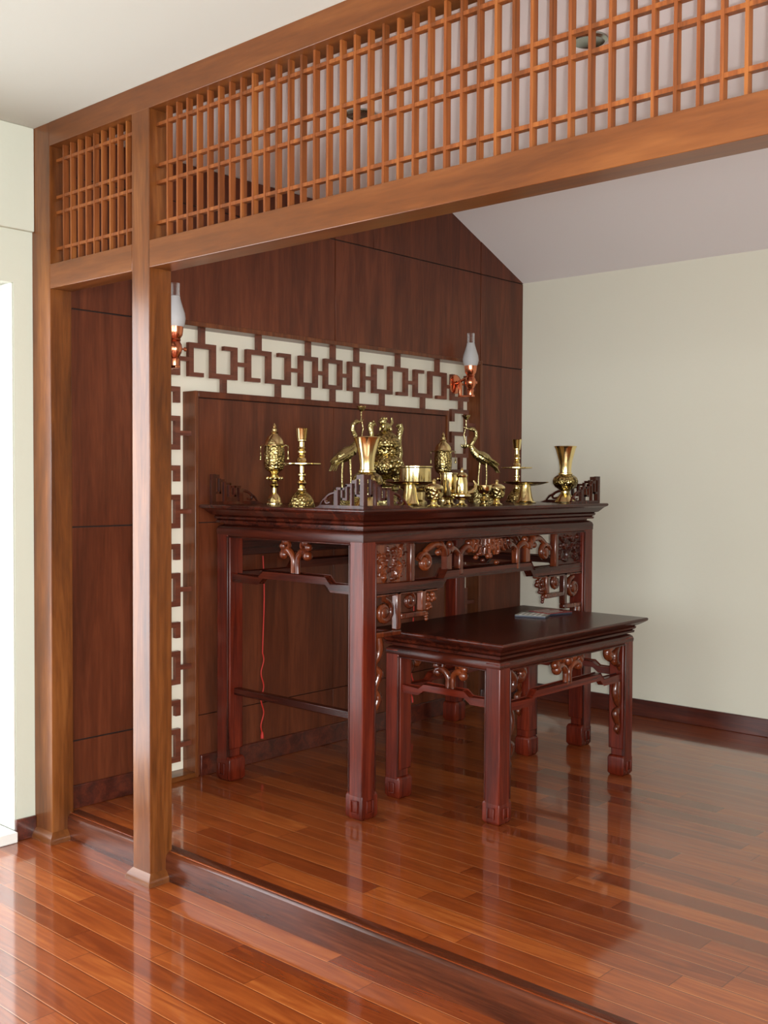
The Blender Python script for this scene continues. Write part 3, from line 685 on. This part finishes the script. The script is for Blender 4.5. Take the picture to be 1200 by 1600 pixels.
# cranes
def crane(loc, rz, label):
    r = local_thing('brass_crane', label, 'crane figure', loc, 'brass cranes', rz)
    b = MB(); b.rect_loft(-.05, .05, -.035, .035, [(.006, 0), (.006, .02), (-.004, .026), (-.004, .05), (.003, .056), (.003, .072), (0, .075)]); b.build('plinth', MBD, r, smooth=30)
    m = MB()
    rot = Matrix.Rotation(math.radians(-28), 3, 'Y')
    m.ball((-.012, 0, .238), (.058, .028, .032), 16, rot)
    pts = [(.02, 0, .25), (.045, 0, .278), (.058, 0, .305), (.042, 0, .33), (.028, 0, .352), (.03, 0, .376), (.045, 0, .39), (.058, 0, .392)]
    m.tube(pts, [.026, .019, .013, .0105, .009, .009, .0105, .011], 10)
    m.ball((.056, 0, .391), (.014, .011, .011), 10)
    m.tube([(.064, 0, .390), (.085, 0, .396), (.1, 0, .402)], [.006, .004, .002], 8)
    m.build('body', MBD, r, smooth=60)
    m = MB()
    for sy_ in (-1, 1):
        for k in range(5):
            m.tube([(.02-.012*k, sy_*(.022+.002*k), .262-.006*k), (-.035-.008*k, sy_*.026, .232-.004*k), (-.085-.004*k, sy_*.012, .178+.006*k)], [.009, .009, .002], 6)
    for k in range(5): m.tube([(-.05, (k-2)*.006, .21), (-.085, (k-2)*.009, .185), (-.108+abs(k-2)*.004, (k-2)*.011, .158)], [.008, .006, .002], 6)
    m.build('wings', MBD, r, smooth=60)
    for sy_ in (-1, 1):
        m = MB(); m.tube([(-.012+sy_*.014, -sy_*.010, .215), (-.010+sy_*.019, -sy_*.010, .145), (-.008+sy_*.019, -sy_*.010, .078)], [.007, .004, .0045], 8)
        for q in (-1, 0, 1): m.tube([(-.008+sy_*.019, -sy_*.010, .079), (.012+sy_*.019, -sy_*.010+q*.010, .077)], [.0035, .002], 5)
        m.build('leg', MBD, r, smooth=60)
    m = MB(); m.tube([(.085, 0, .396), (.086, 0, .415), (.086, 0, .442)], .0028, 6)
    m.lathe([(0, .44), (.006, .441), (.014, .448), (.022, .462), (.023, .465), (.018, .458), (.008, .45), (0, .449)], (.086, 0, 0), 16)
    m.build('candle_dish', MBD, r, smooth=50)
    m = MB(); m.tube([(.09, 0, .393), (.098, 0, .36), (.088, 0, .325), (.09, 0, .30)], .0025, 6)
    for k in range(7):
        a = k*2*PI/7; m.tube([(.09, 0, .29), (.092+.016*math.cos(a), .016*math.sin(a), .298), (.094+.02*math.cos(a), .02*math.sin(a), .312)], [.004, .006, .001], 6)
    m.build('lotus_spray', MBD, r, smooth=60)
    return r
crane((.65, 1.235, ZT), math.radians(88), 'slender brass crane behind the near trumpet vase, tail towards the left candlestick')
crane((.65, 2.26, ZT), math.radians(-122), 'slender brass crane on a plinth standing between the wine jug and the right candlestick')
# censer
ce = local_thing('incense_censer', 'large ornate brass censer with lion topped lid at the centre back of the altar', 'censer', (.42, 1.75, ZT))
lat('stand', [(0, 0), (.072, 0), (.072, .012), (.062, .02), (.062, .06), (.070, .068), (.070, .08), (.05, .09), (0, .091)], MBD, ce)
m = MB(); m.lathe([(0, .12), (.04, .122), (.07, .14), (.088, .17), (.09, .195), (.08, .22), (.066, .235), (.062, .245), (.072, .252), (.074, .285), (.078, .29), (.078, .296), (0, .297)], seg=40)
for k in range(3):
    a = k*2*PI/3+.4; m.tube([(.05*math.cos(a), .05*math.sin(a), .14), (.062*math.cos(a), .062*math.sin(a), .115), (.052*math.cos(a), .052*math.sin(a), .09)], [.022, .016, .013], 8)
m.build('bowl', MBR, ce, smooth=40)
rnd = random.Random(3); m = MB()
for k in range(60):
    a = rnd.uniform(0, 2*PI); z = rnd.uniform(.15, .225); r_ = .088*math.sin(PI*min(1, (z-.10)/.19))**.4; m.ball((r_*math.cos(a), r_*math.sin(a), z), rnd.uniform(.007, .013), 8)
m.build('dragon_relief', MBD, ce, smooth=60)
lat('lid', [(0, .295), (.08, .296), (.08, .302), (.074, .306), (.07, .325), (.056, .348), (.036, .362), (.03, .368), (0, .369)], MBR, ce)
m = MB()
m.ball((0, 0, .392), (.022, .034, .024), 12); m.ball((0, -.022, .418), (.02, .02, .02), 12); m.ball((0, -.038, .414), (.011, .012, .009), 8)
for q in (-1, 1):
    m.tube([(q*.014, -.018, .40), (q*.018, -.026, .37)], .008, 8); m.tube([(q*.014, .02, .39), (q*.02, .022, .37)], .009, 8); m.ball((q*.012, -.016, .436), .006, 8)
m.tube([(0, .03, .395), (0, .05, .415), (0, .045, .44)], [.007, .009, .006], 8)
for k in range(16): a = rnd.uniform(0, 6.28); m.ball((.017*math.cos(a), -.014+.016*math.sin(a), .418+rnd.uniform(-.012, .018)), .0065, 8)
m.build('lion_finial', MBD, ce, smooth=60)
for q in (-1, 1):
    m = MB(); m.tube([(0, q*.078, .19), (0, q*.108, .215), (0, q*.118, .26), (0, q*.105, .31), (0, q*.108, .35), (0, q*.118, .385), (0, q*.112, .41)], [.014, .014, .012, .013, .014, .016, .012], 10)
    for k in range(26):
        t = rnd.random(); z = .2+.22*t; m.ball((rnd.uniform(-.012, .012), q*(.108+.01*math.sin(t*7)+rnd.uniform(-.014, .014)), z), rnd.uniform(.005, .009), 8)
    m.tube([(0, q*.105, .40), (.004, q*.088, .405), (.002, q*.078, .395)], [.009, .007, .004], 8)
    m.build('dragon_handle', MBD, ce, smooth=60)
# central incense bowl
ib = local_thing('incense_bowl', 'wide plain brass drum bowl behind the left footed tray', 'bowl', (.63, 1.74, ZT))
lat('foot', [(0, 0), (.062, 0), (.062, .01), (.05, .02), (.05, .06), (0, .061)], MB_, ib)
lat('bowl', [(.05, .058), (.078, .075), (.082, .09), (.082, .178), (.088, .183), (.088, .188), (.08, .188), (.076, .182), (.074, .1), (0, .095)], MB_, ib, seg=48)
# footed trays
tr = local_thing('footed_tray', 'wide round brass tray on a flared foot left of the altar middle', 'tray', (.93, 1.355, ZT), 'footed brass trays')
lat('foot', [(0, 0), (.055, 0), (.056, .005), (.044, .012), (.036, .03), (.029, .07), (.026, .092), (0, .093)], MB_, tr)
lat('plate', [(0, .088), (.03, .089), (.08, .097), (.118, .108), (.122, .112), (.117, .112), (.08, .102), (.03, .095), (0, .094)], MB_, tr, seg=56)
c2 = copy_tree(tr); c2.location = (.93, 2.275, ZT); c2['label'] = 'wide round brass tray on a flared foot left of the right trumpet vase'
# small lidded pots
def pot(loc, s, label):
    r = local_thing('lidded_pot', label, 'pot', loc, 'small lidded brass pots'); k = s
    lat('foot', [(0, 0), (.030*k, 0), (.031*k, .005*k), (.018*k, .012*k), (.014*k, .026*k), (.022*k, .034*k), (0, .035*k)], MB_, r)
    lat('bowl', [(.018*k, .032*k), (.036*k, .040*k), (.042*k, .054*k), (.042*k, .078*k), (.046*k, .084*k), (.046*k, .088*k), (0, .089*k)], MBR, r)
    lat('lid', [(0, .087*k), (.044*k, .088*k), (.042*k, .096*k), (.026*k, .107*k), (.008*k, .111*k), (.007*k, .118*k), (.010*k, .123*k), (.006*k, .130*k), (0, .133*k)], MB_, r)
    return r
pot((1.13, 1.283, ZT), .95, 'small lidded brass pot with knob at the front, left of the plain cup')
pot((1.07, 1.83, ZT), .93, 'small lidded brass pot with knob below the right crane plinth')
# plain tall cup
cu = local_thing('tall_cup', 'plain polished brass cylinder cup right of the small lidded pot', 'cup', (.98, 1.58, ZT))
lat('foot', [(0, 0), (.030, 0), (.031, .006), (.018, .014), (.016, .026), (.03, .034), (0, .035)], MB_, cu)
lat('cylinder', [(.02, .032), (.036, .040), (.041, .05), (.042, .146), (.046, .150), (.046, .153), (.04, .153), (.037, .148), (.036, .06), (0, .055)], MB_, cu, seg=48)
# jug with curved spout
jg = local_thing('wine_jug', 'small brass wine jug with knobbed lid and curved spout', 'jug', (1.08, 1.545, ZT))
lat('body', [(0, 0), (.026, 0), (.027, .005), (.014, .014), (.012, .026), (.036, .036), (.045, .046), (.045, .052), (.026, .060), (.028, .070), (.026, .11), (.022, .132), (.026, .138), (.027, .142), (0, .143)], MB_, jg)
lat('lid', [(0, .141), (.027, .142), (.02, .151), (.007, .156), (.006, .164), (.008, .169), (.003, .176), (0, .178)], MB_, jg)
m = MB(); m.tube([(0.01, .03, .06), (.02, .05, .065), (.026, .066, .08), (.028, .07, .10), (.02, .062, .118)], [.010, .011, .009, .007, .003], 10); m.build('spout', MB_, jg, smooth=60)
# stem cup
sc = local_thing('stem_cup', 'tiny open brass stem cup between the jug and the right lidded pot', 'cup', (1.10, 1.69, ZT))
lat('base', [(0, 0), (.022, 0), (.023, .006), (.015, .016), (.02, .028), (.012, .04), (.009, .046), (.012, .054), (0, .055)], MBR, sc)
lat('bowl', [(.008, .052), (.024, .06), (.034, .076), (.037, .096), (.035, .096), (.03, .078), (.02, .064), (0, .06)], MB_, sc)
# ------------------------------------------------------------------ wall sconces
def sconce(y, label):
    r = local_thing('oil_lamp_sconce', label, 'wall lamp', (xf1+.001, y, 2.10), 'copper oil lamp sconces')
    m = MB(); prof = [(.058, 0), (.058, .005), (.05, .010), (.02, .014), (.018, .02)]
    m.loft([[(z, q*math.cos(2*PI*k/28), q*math.sin(2*PI*k/28)) for k in range(28)] for q, z in prof]); m.build('wall_plate', MCU, r, smooth=40)
    m = MB(); m.tube([(.015, 0, .0), (.05, 0, .02), (.085, 0, .035), (.11, 0, .03)], .008, 10)
    m.box(.032, .046, -.012, .012, -.078, .02); m.box(.032, .14, -.013, .013, -.082, -.070); m.build('arm', MCU, r, bevel=.002)
    for q in (-1, 1):
        m = MB(); m.ball((.03, q*.036, 0), .007, 8); m.build('screw_knob', MCU, r, smooth=60)
    c = (.117, 0, 0)
    lat('lamp_font', [(0, -.070), (.018, -.070), (.019, -.05), (.022, -.04), (.018, -.034), (.030, -.012), (.034, .006), (.030, .026), (.022, .038), (.027, .044), (.024, .05), (.034, .066), (.037, .084), (.038, .104), (.034, .106), (0, .106)], MCU, r, c)
    m = MB(); m.tube([(.117, .04, .008), (.117, .054, .008)], .004, 8); m.ball((.117, .058, .008), (.004, .010, .010), 10); m.build('wick_knob', MCU, r, smooth=60)
    g_ = lat('lamp_glass', [(.036, .100), (.044, .115), (.048, .14), (.045, .165), (.035, .195), (.026, .225), (.023, .24), (.0215, .24), (.0245, .224), (.0335, .194), (.0435, .164), (.0465, .14), (.0425, .116), (.034, .102)], MFG, r, c)
    m = MB(); prof = [(.0228, .2402), (.022, .26), (.0225, .297), (.021, .297), (.0205, .26), (.0213, .2402)]
    m.lathe(prof, c, 32); m.build('clear_chimney', MGL, g_, smooth=40)
    return r
sconce(2.764, 'copper oil lamp sconce with frosted chimney at the right end of the fretwork')
sconce(.592, 'copper oil lamp sconce half hidden behind the slim partition post')
# ------------------------------------------------------------------ ceiling downlights
for (x, y), lb in (((1.17, .76), 'round chrome recessed downlight seen through the slats above the altar'), ((2.23, .73), 'round chrome recessed downlight seen through the slats at the upper right')):
    r = local_thing('downlight', lb, 'ceiling light', (x, y, 2.9745), 'recessed downlights')
    lat('trim_ring', [(.038, -.0), (.062, 0), (.062, -.006), (.052, -.012), (.038, -.008)][::-1], MCHR, r)
    lat('lens', [(0, -.006), (.038, -.006), (.039, -.001), (0, -.001)], MLENS, r)
# red cords hanging on the panel
def cord(y, z1, z0, label, sw):
    m = MB(); n = 60; pts = []
    for i in range(n+1):
        t = i/n; z = z1+(z0-z1)*t
        pts.append((XW+.012+.004*math.sin(t*9), y+sw*math.sin(t*5.2)*.5+sw*(t > .55)*math.sin((t-.55)*42)*.75, z))
    m.tube(pts, .0035, 8); e_ = pts[-1]
    m.lathe([(0, -.03), (.009, -.028), (.008, -.012), (.005, .004), (0, .006)], e_, 10)
    o = m.build('red_cord', MRED, smooth=60, origin=(XW, y, z0)); tag(o, label, 'cord', 'red cords under the altar')
cord(1.185, 1.14, .255, 'long red cord hanging down the wall panel under the left side of the altar', .012)
cord(2.335, 1.0, .26, 'red cord with tassel seen through the low table, right of the altar middle', .012)
for o in bpy.data.objects:
    if '_o' in o: del o['_o']
